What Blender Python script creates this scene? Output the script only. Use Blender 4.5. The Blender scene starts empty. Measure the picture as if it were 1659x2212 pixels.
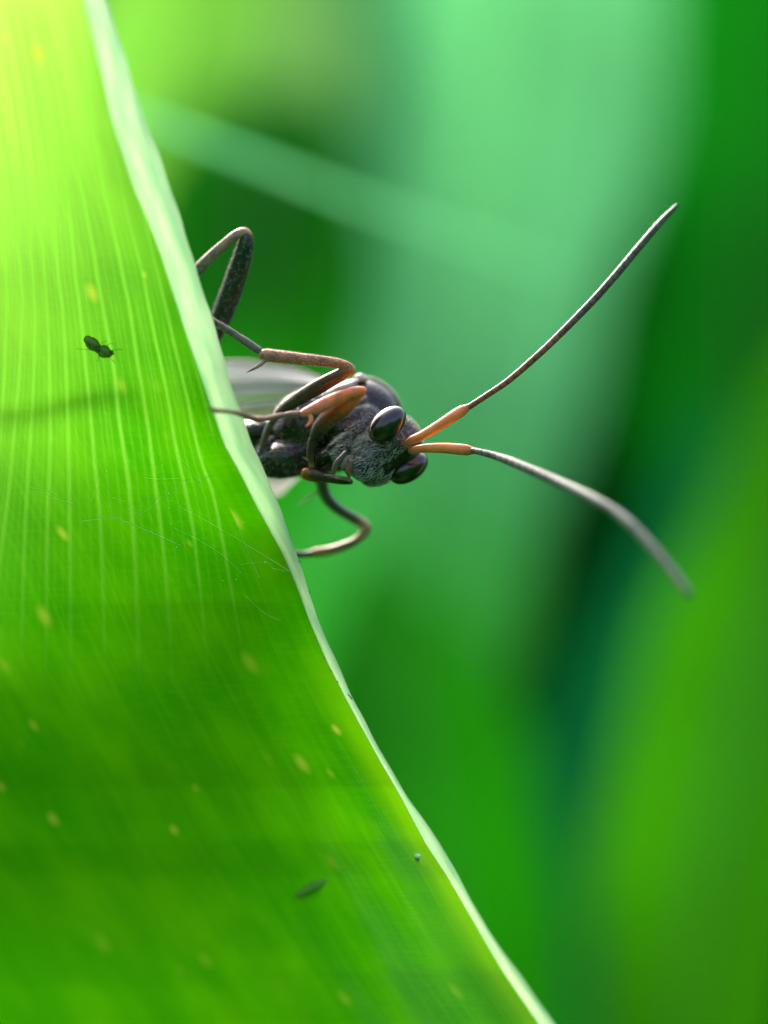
import bpy, math, random
import numpy as np
from mathutils import Vector

# ------------------------------------------------------------------ camera, sky, sun, exposure
MM = 0.001                     # everything is measured in millimetres and stored in metres
DIST = 80.0                    # lens to the wasp's face, mm
K = 24.0 / 1659.0              # mm per photo unit on the focus plane (the photo is 1659 units wide)
scene = bpy.context.scene
col = scene.collection

cam = bpy.data.cameras.new('camera')
cam_o = bpy.data.objects.new('camera', cam)
col.objects.link(cam_o)
cam_o.location = (0, -DIST * MM, 0)
cam_o.rotation_euler = (math.radians(90), 0, 0)
cam.sensor_fit = 'HORIZONTAL'
cam.sensor_width = 36.0
cam.lens = 120.0
cam.clip_start = 0.002
cam.clip_end = 500.0
cam.dof.use_dof = True
cam.dof.focus_distance = (DIST - 0.55) * MM
cam.dof.aperture_fstop = 120.0 / 4.8
scene.camera = cam_o

SUN_DIR = Vector((-0.28, 0.62, 0.70)).normalized()      # towards the sun
world = bpy.data.worlds.new('World')
scene.world = world
world.use_nodes = True
wn = world.node_tree.nodes
wl = world.node_tree.links
bgn = wn['Background']
sky = wn.new('ShaderNodeTexSky')
sky.sky_type = 'NISHITA'
sky.sun_disc = False
sky.sun_elevation = math.asin(SUN_DIR.z)
sky.sun_rotation = math.atan2(SUN_DIR.x, SUN_DIR.y)
sky.air_density = 1.0
sky.dust_density = 7.0
sky.ozone_density = 0.5
wl.new(sky.outputs[0], bgn.inputs[0])
bgn.inputs[1].default_value = 0.145

sun = bpy.data.lights.new('sun', 'SUN')
sun.energy = 2.1
sun.angle = math.radians(21)
sun.color = (1.0, 0.96, 0.88)
sun_o = bpy.data.objects.new('sun', sun)
col.objects.link(sun_o)
sun_o.rotation_euler = (-SUN_DIR).to_track_quat('-Z', 'Y').to_euler()

scene.view_settings.view_transform = 'Standard'
scene.view_settings.look = 'None'
scene.view_settings.gamma = 1.0
scene.view_settings.use_curve_mapping = False
scene.view_settings.exposure = 1.9
scene.render.engine = 'CYCLES'
scene.cycles.use_denoising = True
scene.cycles.max_bounces = 10
scene.cycles.transparent_max_bounces = 12
scene.cycles.sample_clamp_indirect = 6.0

random.seed(4)
RNG = np.random.default_rng(11)


# ------------------------------------------------------------------ pixel helpers (a pixel gives a direction, y the depth)
def P(fx, fy, y=0.0):
    s = K * (DIST + y) / DIST
    return np.array([(fx - 829.5) * s, y, -(fy - 1106.0) * s])


class Frame:
    """coordinates read off an enlarged crop of the photograph"""
    def __init__(self, ox, oy, sc):
        self.ox, self.oy, self.sc = ox, oy, sc

    def f(self, x, y):
        return self.ox + x * self.sc, self.oy + y * self.sc

    def p(self, x, y, d=0.0):
        return P(*self.f(x, y), d)

    def mm(self, w, d=0.0):
        return w * self.sc * K * (DIST + d) / DIST


Z0 = Frame(0, 0, 1.0)
Z1 = Frame(378.03, 459.03, 0.35807)
Z2 = Frame(621.05, 756.05, 0.21159)
Z3 = Frame(405.03, 729.05, 0.22787)
Z4 = Frame(378.03, 459.03, 0.16276)
Z5 = Frame(864.06, 405.03, 0.41516)
Z6 = Frame(0.0, 594.04, 0.29298)
ZT = Frame(0.0, 0.0, 0.29298)
ZW = Frame(54.0, 972.07, 0.35807)


# ------------------------------------------------------------------ mesh helpers
def make(name, verts, faces, mat=None, parent=None, uv=None, attrs=None, smooth=True, scale=MM):
    me = bpy.data.meshes.new(name)
    v = np.asarray(verts, dtype=float) * scale
    me.from_pydata(v.tolist(), [], [tuple(int(i) for i in f) for f in faces])
    if smooth:
        me.polygons.foreach_set('use_smooth', [True] * len(me.polygons))
    if uv is not None:
        lay = me.uv_layers.new(name='UVMap')
        li = np.empty(len(me.loops), dtype=np.int32)
        me.loops.foreach_get('vertex_index', li)
        lay.data.foreach_set('uv', np.asarray(uv, dtype=np.float32)[li].ravel())
    if attrs:
        for k, a in attrs.items():
            at = me.attributes.new(k, 'FLOAT', 'POINT')
            at.data.foreach_set('value', np.asarray(a, dtype=np.float32))
    me.update()
    o = bpy.data.objects.new(name, me)
    col.objects.link(o)
    if mat:
        me.materials.append(mat)
    if parent:
        o.parent = parent
        o.matrix_parent_inverse = parent.matrix_world.inverted()
    return o


def empty(name, loc, label, cat, group=None):
    o = bpy.data.objects.new(name, None)
    o.empty_display_size = 0.002
    col.objects.link(o)
    o.location = [c * MM for c in loc]
    bpy.context.view_layer.update()
    tag(o, label, cat, group)
    return o


def tag(o, label, cat, group=None):
    o['label'] = label
    o['category'] = cat
    if group:
        o['group'] = group
    return o


def spline(pts, n):
    """Catmull-Rom through pts (any number of columns), n samples, roughly even by length"""
    p = np.asarray(pts, dtype=float)
    if len(p) == 2:
        t = np.linspace(0, 1, n)[:, None]
        return p[0] * (1 - t) + p[1] * t
    e = np.vstack([2 * p[0] - p[1], p, 2 * p[-1] - p[-2]])
    out = []
    for i in range(1, len(e) - 2):
        t = np.linspace(0, 1, 24, endpoint=False)[:, None]
        a, b, c, d = e[i - 1], e[i], e[i + 1], e[i + 2]
        out.append(0.5 * (2 * b + (c - a) * t + (2 * a - 5 * b + 4 * c - d) * t ** 2 + (3 * b - a - 3 * c + d) * t ** 3))
    out.append(e[-2][None])
    q = np.vstack(out)
    s = np.concatenate([[0], np.cumsum(np.linalg.norm(np.diff(q[:, :3], axis=0), axis=1))])
    u = np.linspace(0, s[-1], n)
    return np.stack([np.interp(u, s, q[:, k]) for k in range(q.shape[1])], axis=1)


def frames(c):
    t = np.gradient(c, axis=0)
    t /= np.linalg.norm(t, axis=1)[:, None] + 1e-12
    up = np.array([0, -1.0, 0.2])
    if abs(np.dot(up, t[0])) > 0.9:
        up = np.array([0, 0, 1.0])
    n = np.cross(t[0], up)
    n /= np.linalg.norm(n)
    N = []
    for i in range(len(c)):
        n = n - t[i] * np.dot(n, t[i])
        n /= np.linalg.norm(n)
        N.append(n)
    N = np.array(N)
    return t, N, np.cross(t, N)


def tube_data(c, r, segs=14, cap=True):
    """rounded tube along c (n,3) with radii r; returns verts, faces, t attribute"""
    t, n, b = frames(c)
    tt = np.linspace(0, 1, len(c))
    if cap:
        pre_c, pre_r, post_c, post_r = [], [], [], []
        for a in (80, 60, 40, 20):
            a_ = math.radians(a)
            pre_c.append(c[0] - t[0] * r[0] * math.sin(a_))
            pre_r.append(r[0] * math.cos(a_))
        for a in (20, 40, 60, 80):
            a_ = math.radians(a)
            post_c.append(c[-1] + t[-1] * r[-1] * math.sin(a_))
            post_r.append(r[-1] * math.cos(a_))
        c2 = np.vstack([pre_c, c, post_c])
        r2 = np.concatenate([pre_r, r, post_r])
        n2 = np.vstack([[n[0]] * 4, n, [n[-1]] * 4])
        b2 = np.vstack([[b[0]] * 4, b, [b[-1]] * 4])
        tt = np.concatenate([[0] * 4, tt, [1] * 4])
    else:
        c2, r2, n2, b2 = c, r, n, b
    ang = np.linspace(0, 2 * math.pi, segs, endpoint=False)
    V = c2[:, None, :] + r2[:, None, None] * (np.cos(ang)[None, :, None] * n2[:, None, :] + np.sin(ang)[None, :, None] * b2[:, None, :])
    m = len(c2)
    V = V.reshape(-1, 3)
    F = []
    for i in range(m - 1):
        for j in range(segs):
            k = (j + 1) % segs
            F.append((i * segs + j, i * segs + k, (i + 1) * segs + k, (i + 1) * segs + j))
    F.append(tuple(range(segs - 1, -1, -1)))
    F.append(tuple((m - 1) * segs + j for j in range(segs)))
    return V, F, np.repeat(tt, segs)


def limb_path(fr, pts, n=40):
    """pts = (x, y, depth mm, width) in crop units -> centreline and radii in mm"""
    a = np.array([[*fr.p(x, y, d), 0.59 * fr.mm(w, d)] for x, y, d, w in pts])
    s = spline(a, n)
    return s[:, :3], s[:, 3]


def limb(name, fr, pts, mat, parent, n=40, segs=16, rings=0, ring_depth=0.08, flat=None):
    c, r = limb_path(fr, pts, n)
    if rings:
        u = np.linspace(0, rings, n)
        fracp = u - np.floor(u)
        r = r * (1 - ring_depth * np.exp(-((np.minimum(fracp, 1 - fracp)) / 0.10) ** 2))
    V, F, t = tube_data(c, r, segs)
    o = make(name, V, F, mat, parent, attrs={'t': t})
    return o, c, r


def strands(name, roots, normals, flows, mat, parent, length=0.14, width=0.008, lift=0.35, jitter=0.25, bend=0.4):
    """short tapered bristles standing on a surface, one bent three-sided spike each"""
    n = len(roots)
    if n == 0:
        return None
    nr = normals / np.linalg.norm(normals, axis=1)[:, None]
    fl = flows + RNG.normal(0, jitter, (n, 3))
    fl = fl - nr * np.sum(fl * nr, axis=1)[:, None]
    fl /= np.linalg.norm(fl, axis=1)[:, None] + 1e-9
    L = length * RNG.uniform(0.55, 1.25, n)[:, None]
    d = fl + nr * lift
    d /= np.linalg.norm(d, axis=1)[:, None]
    mid = roots + d * L * 0.5
    tip = mid + (d * (1 - bend) + fl * bend) * L * 0.55 - nr * L * 0.06
    s1 = np.cross(d, nr)
    s1 /= np.linalg.norm(s1, axis=1)[:, None] + 1e-9
    s2 = np.cross(s1, d)
    V = np.empty((n, 7, 3))
    base = roots - nr * 0.01
    for k in range(3):
        a = k * 2 * math.pi / 3
        off = math.cos(a) * s1 + math.sin(a) * s2
        V[:, k] = base + off * width * 0.5
        V[:, 3 + k] = mid + off * width * 0.42
    V[:, 6] = tip
    F = []
    for i in range(n):
        o = 7 * i
        for k in range(3):
            m = (k + 1) % 3
            F.append((o + k, o + m, o + 3 + m, o + 3 + k))
            F.append((o + 3 + k, o + 3 + m, o + 6))
    ob = make(name, V.reshape(-1, 3), F, mat, parent)
    ob['kind'] = 'stuff'
    return ob


def fuzz_on_tube(name, c, r, mat, parent, count, length=0.06, width=0.009, lift=0.6, back=False, t0=0.0, t1=1.0):
    t, n, b = frames(c)
    idx = RNG.integers(int(t0 * (len(c) - 1)), max(1, int(t1 * (len(c) - 1))), count)
    fr_ = RNG.uniform(0, 1, count)[:, None]
    ang = RNG.uniform(0, 2 * math.pi, count)
    cc = c[idx] * (1 - fr_) + c[np.minimum(idx + 1, len(c) - 1)] * fr_
    rr = (r[idx] * (1 - fr_[:, 0]) + r[np.minimum(idx + 1, len(c) - 1)] * fr_[:, 0])[:, None]
    nn = np.cos(ang)[:, None] * n[idx] + np.sin(ang)[:, None] * b[idx]
    keep = nn[:, 1] < 0.35
    fl = -t[idx] if back else t[idx]
    return strands(name, (cc + nn * rr)[keep], nn[keep], fl[keep], mat, parent, length, width, lift)


# ------------------------------------------------------------------ materials
def new_mat(name):
    m = bpy.data.materials.new(name)
    m.use_nodes = True
    nt = m.node_tree
    for nd in list(nt.nodes):
        nt.nodes.remove(nd)
    out = nt.nodes.new('ShaderNodeOutputMaterial')
    return m, nt.nodes, nt.links, out


def noise(N, L, scale, detail=3, coord=None, rough=0.5):
    n = N.new('ShaderNodeTexNoise')
    n.inputs['Scale'].default_value = scale
    n.inputs['Detail'].default_value = detail
    n.inputs['Roughness'].default_value = rough
    if coord is not None:
        L.new(coord, n.inputs['Vector'])
    return n


def ramp(N, L, src, stops):
    r = N.new('ShaderNodeValToRGB')
    el = r.color_ramp.elements
    while len(el) < len(stops):
        el.new(0.5)
    for e, (p, c) in zip(el, stops):
        e.position = p
        e.color = (*c, 1) if len(c) == 3 else c
    L.new(src, r.inputs[0])
    return r


def mixc(N, L, fac, a, b, mode='MIX'):
    m = N.new('ShaderNodeMix')
    m.data_type = 'RGBA'
    m.blend_type = mode
    for s, v in ((0, fac), (6, a), (7, b)):
        if isinstance(v, (int, float)):
            m.inputs[s].default_value = v
        elif isinstance(v, tuple):
            m.inputs[s].default_value = (*v, 1)
        else:
            L.new(v, m.inputs[s])
    return m.outputs[2]


def maprange(N, L, src, a, b, c, d, smooth=True):
    m = N.new('ShaderNodeMapRange')
    m.interpolation_type = 'SMOOTHSTEP' if smooth else 'LINEAR'
    for i, v in enumerate((a, b, c, d)):
        m.inputs[1 + i].default_value = v
    L.new(src, m.inputs[0])
    return m.outputs[0]


def cuticle(name, stops, rough=0.3, bump=0.4, bscale=9000, spec=0.5, coat=0.0, sss=0.0, var=0.35, attr=True, pits=False, joints=0):
    """insect shell: colour runs along the limb, fine grain, soft gloss"""
    m, N, L, out = new_mat(name)
    tc = N.new('ShaderNodeTexCoord')
    pb = N.new('ShaderNodeBsdfPrincipled')
    nz = noise(N, L, bscale * 0.25, 4, tc.outputs['Object'])
    if attr and len(stops) > 1:
        at = N.new('ShaderNodeAttribute')
        at.attribute_name = 't'
        c = ramp(N, L, at.outputs['Fac'], stops).outputs[0]
    else:
        c = stops[0][1]
    dark = maprange(N, L, nz.outputs[0], 0.3, 0.7, 1 - var, 1 + var)
    if joints:                                 # darker membrane at every joint of a feeler
        jm = N.new('ShaderNodeMath')
        jm.operation = 'MULTIPLY'
        jm.inputs[1].default_value = joints
        L.new(at.outputs['Fac'], jm.inputs[0])
        jf = N.new('ShaderNodeMath')
        jf.operation = 'PINGPONG'
        jf.inputs[1].default_value = 0.5
        L.new(jm.outputs[0], jf.inputs[0])
        jd = N.new('ShaderNodeMath')
        jd.operation = 'MULTIPLY'
        L.new(maprange(N, L, jf.outputs[0], 0.03, 0.14, 0.35, 1.0), jd.inputs[0])
        L.new(dark, jd.inputs[1])
        dark = jd.outputs[0]
    hsv = N.new('ShaderNodeHueSaturation')
    if isinstance(c, tuple):
        hsv.inputs['Color'].default_value = (*c, 1)
    else:
        L.new(c, hsv.inputs['Color'])
    L.new(dark, hsv.inputs['Value'])
    L.new(hsv.outputs[0], pb.inputs['Base Color'])
    pb.inputs['Roughness'].default_value = rough
    pb.inputs['Specular IOR Level'].default_value = spec
    pb.inputs['Coat Weight'].default_value = coat
    pb.inputs['Coat Roughness'].default_value = 0.15
    if sss:
        pb.inputs['Subsurface Weight'].default_value = sss
        pb.inputs['Subsurface Radius'].default_value = (1.0, 0.5, 0.2)
        pb.inputs['Subsurface Scale'].default_value = 0.00015
    n2 = noise(N, L, bscale, 3, tc.outputs['Object'])
    bp = N.new('ShaderNodeBump')
    bp.inputs['Strength'].default_value = bump
    bp.inputs['Distance'].default_value = 0.00003
    L.new(n2.outputs[0], bp.inputs['Height'])
    if pits:                                   # coarse wrinkles and punctures of the shell
        n3 = noise(N, L, 2600, 4, tc.outputs['Object'])
        vo = N.new('ShaderNodeTexVoronoi')
        vo.inputs['Scale'].default_value = 9000
        L.new(tc.outputs['Object'], vo.inputs['Vector'])
        ad = N.new('ShaderNodeMath')
        ad.operation = 'ADD'
        L.new(n3.outputs[0], ad.inputs[0])
        L.new(maprange(N, L, vo.outputs['Distance'], 0.1, 0.35, 0.0, 0.25), ad.inputs[1])
        b2 = N.new('ShaderNodeBump')
        b2.inputs['Strength'].default_value = 0.5
        b2.inputs['Distance'].default_value = 0.00009
        L.new(ad.outputs[0], b2.inputs['Height'])
        L.new(b2.outputs[0], bp.inputs['Normal'])
    L.new(bp.outputs[0], pb.inputs['Normal'])
    L.new(pb.outputs[0], out.inputs[0])
    return m


def simple(name, c, rough=0.5, spec=0.5, coat=0.0):
    m, N, L, out = new_mat(name)
    pb = N.new('ShaderNodeBsdfPrincipled')
    pb.inputs['Base Color'].default_value = (*c, 1)
    pb.inputs['Roughness'].default_value = rough
    pb.inputs['Specular IOR Level'].default_value = spec
    pb.inputs['Coat Weight'].default_value = coat
    L.new(pb.outputs[0], out.inputs[0])
    return m


def leaf_far(name, refl, trans, gloss=0.25, rough=0.35, tmix=0.5, base=None, blot=25.0):
    """leaf further off: diffuse top, light coming through, waxy sheen"""
    m, N, L, out = new_mat(name)
    tc = N.new('ShaderNodeTexCoord')
    nz = noise(N, L, blot, 3, tc.outputs['Object'])
    f = maprange(N, L, nz.outputs[0], 0.3, 0.7, 0.72, 1.25)
    h1 = N.new('ShaderNodeHueSaturation')
    h1.inputs['Color'].default_value = (*refl, 1)
    L.new(f, h1.inputs['Value'])
    h2 = N.new('ShaderNodeHueSaturation')
    h2.inputs['Color'].default_value = (*trans, 1)
    L.new(f, h2.inputs['Value'])
    c1, c2 = h1.outputs[0], h2.outputs[0]
    if base:                                   # sky sheen painted into the upper colour, giving way to green towards the foot
        uv = N.new('ShaderNodeUVMap')
        sp = N.new('ShaderNodeSeparateXYZ')
        L.new(uv.outputs[0], sp.inputs[0])
        g_ = maprange(N, L, sp.outputs[1], 0.52, 0.80, 0.0, 1.0)
        c1, c2 = mixc(N, L, g_, c1, base), mixc(N, L, g_, c2, base)
    d = N.new('ShaderNodeBsdfDiffuse')
    L.new(c1, d.inputs[0])
    t = N.new('ShaderNodeBsdfTranslucent')
    L.new(c2, t.inputs[0])
    mx = N.new('ShaderNodeMixShader')
    mx.inputs[0].default_value = tmix
    L.new(d.outputs[0], mx.inputs[1])
    L.new(t.outputs[0], mx.inputs[2])
    g = N.new('ShaderNodeBsdfGlossy')
    g.inputs['Roughness'].default_value = rough
    g.inputs[0].default_value = (1, 1, 1, 1)
    fr = N.new('ShaderNodeFresnel')
    fr.inputs[0].default_value = 1.45
    ml = N.new('ShaderNodeMath')
    ml.operation = 'MULTIPLY'
    ml.inputs[1].default_value = gloss * 4
    L.new(fr.outputs[0], ml.inputs[0])
    mx2 = N.new('ShaderNodeMixShader')
    L.new(ml.outputs[0], mx2.inputs[0])
    L.new(mx.outputs[0], mx2.inputs[1])
    L.new(g.outputs[0], mx2.inputs[2])
    L.new(mx2.outputs[0], out.inputs[0])
    return m


def near_leaf_material():
    """the blade the wasp holds: lengthwise fibres, cross veinlets, chlorotic flecks, light through it"""
    m, N, L, out = new_mat('leaf_blade')
    uv = N.new('ShaderNodeUVMap')           # u, v in millimetres across and along the blade
    sep = N.new('ShaderNodeSeparateXYZ')
    L.new(uv.outputs[0], sep.inputs[0])

    def stretched(su, sv):
        mp = N.new('ShaderNodeMapping')
        mp.inputs['Scale'].default_value = (su, sv, 1)
        L.new(uv.outputs[0], mp.inputs['Vector'])
        return mp.outputs[0]
    fib = noise(N, L, 1.0, 4, stretched(5.0, 0.12))          # lengthwise fibres
    fine = noise(N, L, 1.0, 3, stretched(14.0, 0.5))
    cross = noise(N, L, 1.0, 3, stretched(1.3, 9.0))         # cross veinlets
    blot = noise(N, L, 1.0, 3, stretched(0.28, 0.22))
    blot2 = noise(N, L, 1.0, 4, stretched(0.9, 0.5))
    vor = N.new('ShaderNodeTexVoronoi')
    vor.inputs['Scale'].default_value = 1.0
    vor.inputs['Randomness'].default_value = 1.0
    L.new(stretched(1.05, 0.68), vor.inputs['Vector'])
    vc = N.new('ShaderNodeSeparateColor')
    L.new(vor.outputs['Color'], vc.inputs[0])
    dsz = N.new('ShaderNodeMath')
    dsz.operation = 'MULTIPLY'
    L.new(vor.outputs['Distance'], dsz.inputs[0])
    L.new(maprange(N, L, vc.outputs[1], 0, 1, 0.7, 2.2), dsz.inputs[1])
    fleck = maprange(N, L, dsz.outputs[0], 0.02, 0.26, 0.9, 0.0)
    gate = maprange(N, L, vc.outputs[0], 0.35, 0.8, 0.0, 1.0)
    mm_ = N.new('ShaderNodeMath')
    mm_.operation = 'MULTIPLY'
    L.new(fleck, mm_.inputs[0])
    L.new(gate, mm_.inputs[1])
    fl = mm_.outputs[0]
    # transmitted colour
    base = mixc(N, L, maprange(N, L, blot.outputs[0], 0.35, 0.65, 0, 1), (0.024, 0.205, 0.0002), (0.055, 0.275, 0.0005))
    base = mixc(N, L, maprange(N, L, blot2.outputs[0], 0.35, 0.7, 0, 0.4), base, (0.010, 0.16, 0.0002))
    base = mixc(N, L, maprange(N, L, fib.outputs[0], 0.45, 0.70, 0.0, 0.22), base, (0.07, 0.32, 0.002))
    base = mixc(N, L, maprange(N, L, cross.outputs[0], 0.45, 0.7, 0, 0.22), base, (0.06, 0.31, 0.002))
    base = mixc(N, L, maprange(N, L, fine.outputs[0], 0.4, 0.7, 0, 0.2), base, (0.012, 0.155, 0.0003))
    ua = N.new('ShaderNodeMath')
    ua.operation = 'MULTIPLY_ADD'
    ua.inputs[1].default_value = -0.9
    L.new(sep.outputs[0], ua.inputs[0])
    L.new(sep.outputs[1], ua.inputs[2])
    base = mixc(N, L, maprange(N, L, ua.outputs[0], 13.0, -5.0, 0.0, 0.80), base, (0.25, 0.46, 0.06))   # yellow painted in for sunlight glowing through towards tip and midrib
    edge = maprange(N, L, sep.outputs[0], 0.0, 1.1, 0.6, 0.0)
    low = N.new('ShaderNodeMath')
    low.operation = 'MULTIPLY'
    L.new(edge, low.inputs[0])
    L.new(maprange(N, L, sep.outputs[1], 19.0, 25.0, 0.0, 1.0), low.inputs[1])
    base = mixc(N, L, low.outputs[0], base, (0.15, 0.36, 0.002))
    base = mixc(N, L, fl, base, (0.25, 0.34, 0.025))
    va = N.new('ShaderNodeAttribute')
    va.attribute_name = 'vein'
    base = mixc(N, L, va.outputs['Fac'], base, (0.14, 0.42, 0.03))
    # reflected colour
    rb = mixc(N, L, maprange(N, L, fib.outputs[0], 0.4, 0.7, 0, 0.6), (0.004, 0.15, 0.0002), (0.010, 0.19, 0.0004))
    rb = mixc(N, L, fl, rb, (0.30, 0.40, 0.04))
    d = N.new('ShaderNodeBsdfDiffuse')
    L.new(rb, d.inputs[0])
    t = N.new('ShaderNodeBsdfTranslucent')
    L.new(base, t.inputs[0])
    mx = N.new('ShaderNodeMixShader')
    mx.inputs[0].default_value = 0.62
    L.new(d.outputs[0], mx.inputs[1])
    L.new(t.outputs[0], mx.inputs[2])
    g = N.new('ShaderNodeBsdfGlossy')
    g.inputs['Roughness'].default_value = 0.42
    add = N.new('ShaderNodeMath')
    add.operation = 'ADD'
    L.new(cross.outputs[0], add.inputs[0])
    L.new(fib.outputs[0], add.inputs[1])
    bp = N.new('ShaderNodeBump')
    bp.inputs['Strength'].default_value = 0.3
    bp.inputs['Distance'].default_value = 0.00006
    L.new(add.outputs[0], bp.inputs['Height'])
    for nd in (d, g):
        L.new(bp.outputs[0], nd.inputs['Normal'])
    fr = N.new('ShaderNodeFresnel')
    fr.inputs[0].default_value = 1.4
    L.new(bp.outputs[0], fr.inputs['Normal'])
    mx2 = N.new('ShaderNodeMixShader')
    hf = N.new('ShaderNodeMath')
    hf.operation = 'MULTIPLY'
    hf.inputs[1].default_value = 0.015
    L.new(fr.outputs[0], hf.inputs[0])
    L.new(hf.outputs[0], mx2.inputs[0])
    L.new(mx.outputs[0], mx2.inputs[1])
    L.new(g.outputs[0], mx2.inputs[2])
    L.new(mx2.outputs[0], out.inputs[0])
    return m


def rim_material(name='leaf_margin'):
    m, N, L, out = new_mat(name)
    uv = N.new('ShaderNodeUVMap')
    mp = N.new('ShaderNodeMapping')
    mp.inputs['Scale'].default_value = (3.0, 0.45, 1)
    L.new(uv.outputs[0], mp.inputs['Vector'])
    nz = noise(N, L, 1.0, 4, mp.outputs[0])
    c = mixc(N, L, maprange(N, L, nz.outputs[0], 0.3, 0.7, 0, 1), (0.21, 0.44, 0.20), (0.36, 0.56, 0.29))
    pb = N.new('ShaderNodeBsdfPrincipled')
    L.new(c, pb.inputs['Base Color'])
    pb.inputs['Roughness'].default_value = 0.38
    pb.inputs['Subsurface Weight'].default_value = 0.5
    pb.inputs['Subsurface Radius'].default_value = (0.6, 1.0, 0.35)
    pb.inputs['Subsurface Scale'].default_value = 0.0003
    bp = N.new('ShaderNodeBump')
    bp.inputs['Strength'].default_value = 0.25
    bp.inputs['Distance'].default_value = 0.00006
    L.new(nz.outputs[0], bp.inputs['Height'])
    L.new(bp.outputs[0], pb.inputs['Normal'])
    t = N.new('ShaderNodeBsdfTranslucent')
    L.new(c, t.inputs[0])
    mx = N.new('ShaderNodeMixShader')
    mx.inputs[0].default_value = 0.5
    L.new(pb.outputs[0], mx.inputs[1])
    L.new(t.outputs[0], mx.inputs[2])
    L.new(mx.outputs[0], out.inputs[0])
    return m


def vein_material():
    m, N, L, out = new_mat('leaf_vein')
    d = N.new('ShaderNodeBsdfPrincipled')
    d.inputs['Base Color'].default_value = (0.55, 0.80, 0.28, 1)
    d.inputs['Roughness'].default_value = 0.4
    t = N.new('ShaderNodeBsdfTransparent')
    t.inputs[0].default_value = (0.98, 1.0, 0.92, 1)
    mx = N.new('ShaderNodeMixShader')
    mx.inputs[0].default_value = 0.94
    L.new(d.outputs[0], mx.inputs[1])
    L.new(t.outputs[0], mx.inputs[2])
    L.new(mx.outputs[0], out.inputs[0])
    return m


def wing_material(name, tint, clear):
    m, N, L, out = new_mat(name)
    tc = N.new('ShaderNodeTexCoord')
    nz = noise(N, L, 900, 3, tc.outputs['Object'])
    c = mixc(N, L, nz.outputs[0], tuple(x * 0.75 for x in tint), tint)
    d = N.new('ShaderNodeBsdfDiffuse')
    L.new(c, d.inputs[0])
    t = N.new('ShaderNodeBsdfTranslucent')
    L.new(c, t.inputs[0])
    mx = N.new('ShaderNodeMixShader')
    mx.inputs[0].default_value = 0.55
    L.new(d.outputs[0], mx.inputs[1])
    L.new(t.outputs[0], mx.inputs[2])
    g = N.new('ShaderNodeBsdfGlossy')
    g.inputs['Roughness'].default_value = 0.25
    g.inputs[0].default_value = (0.85, 0.88, 1.0, 1)
    mg = N.new('ShaderNodeMixShader')
    mg.inputs[0].default_value = 0.07
    L.new(mx.outputs[0], mg.inputs[1])
    L.new(g.outputs[0], mg.inputs[2])
    tr = N.new('ShaderNodeBsdfTransparent')
    m2 = N.new('ShaderNodeMixShader')
    m2.inputs[0].default_value = clear
    L.new(mg.outputs[0], m2.inputs[1])
    L.new(tr.outputs[0], m2.inputs[2])
    L.new(m2.outputs[0], out.inputs[0])
    return m


BLACK = (0.012, 0.011, 0.010)
M_body = cuticle('wasp_cuticle', [(0, (0.008, 0.006, 0.005))], rough=0.17, bump=0.25, bscale=14000, spec=0.5, attr=False, pits=True)
M_eye = simple('compound_eye', (0.012, 0.007, 0.005), rough=0.2, spec=0.6, coat=0.3)
M_hair = simple('grey_bristle', (0.56, 0.52, 0.47), rough=0.4)
M_fuzz = simple('pale_fuzz', (0.55, 0.50, 0.46), rough=0.5)
M_femur_dark = cuticle('femur_dark', [(0, (0.010, 0.012, 0.012)), (0.9, (0.014, 0.016, 0.016)), (1, (0.05, 0.03, 0.02))], rough=0.36)
M_femur_brown = cuticle('femur_brown', [(0, (0.030, 0.022, 0.015)), (0.6, (0.05, 0.03, 0.018)), (0.88, (0.09, 0.04, 0.018)), (1, (0.40, 0.13, 0.03))], rough=0.3)
M_tibia_brown = cuticle('tibia_brown', [(0, (0.55, 0.14, 0.03)), (0.15, (0.36, 0.09, 0.025)), (0.6, (0.34, 0.095, 0.04)), (1, (0.55, 0.18, 0.09))], rough=0.38, sss=0.15)
M_femur_orange = cuticle('femur_orange', [(0, (0.030, 0.020, 0.014)), (0.30, (0.09, 0.035, 0.016)), (0.7, (0.52, 0.085, 0.014)), (1, (0.82, 0.16, 0.025))], rough=0.32, sss=0.15)
M_tibia_orange = cuticle('tibia_orange', [(0, (0.85, 0.17, 0.025)), (0.5, (0.85, 0.17, 0.06)), (1, (0.85, 0.22, 0.11))], rough=0.36, sss=0.3)
M_tarsus = cuticle('tarsus_brown', [(0, (0.24, 0.11, 0.09)), (0.5, (0.30, 0.12, 0.06)), (1, (0.30, 0.13, 0.08))], rough=0.42)
M_cheek = simple('silver_bristle', (0.72, 0.71, 0.68), rough=0.3)
M_tarsus_dark = cuticle('tarsus_dark', [(0, (0.10, 0.075, 0.06)), (1, (0.075, 0.06, 0.05))], rough=0.42)
M_tibia_dark = cuticle('tibia_dark', [(0, (0.60, 0.24, 0.15)), (0.12, (0.32, 0.17, 0.12)), (0.5, (0.14, 0.10, 0.085)), (1, (0.09, 0.075, 0.066))], rough=0.3)
M_scape = cuticle('scape_orange', [(0, (0.60, 0.15, 0.06)), (0.25, (0.90, 0.26, 0.06)), (0.8, (0.90, 0.25, 0.075)), (1, (0.66, 0.18, 0.06))], rough=0.38, bump=0.15, sss=0.4, var=0.12)
M_flag_red = cuticle('flagellum_upper', [(0, (0.30, 0.09, 0.04)), (0.22, (0.28, 0.075, 0.03)), (0.5, (0.13, 0.075, 0.055)), (1, (0.075, 0.075, 0.068))], rough=0.42, bump=0.3, joints=34)
M_flag_grey = cuticle('flagellum_lower', [(0, (0.14, 0.13, 0.11)), (0.4, (0.12, 0.14, 0.118)), (1, (0.10, 0.115, 0.09))], rough=0.55, bump=0.3, joints=34)
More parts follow.
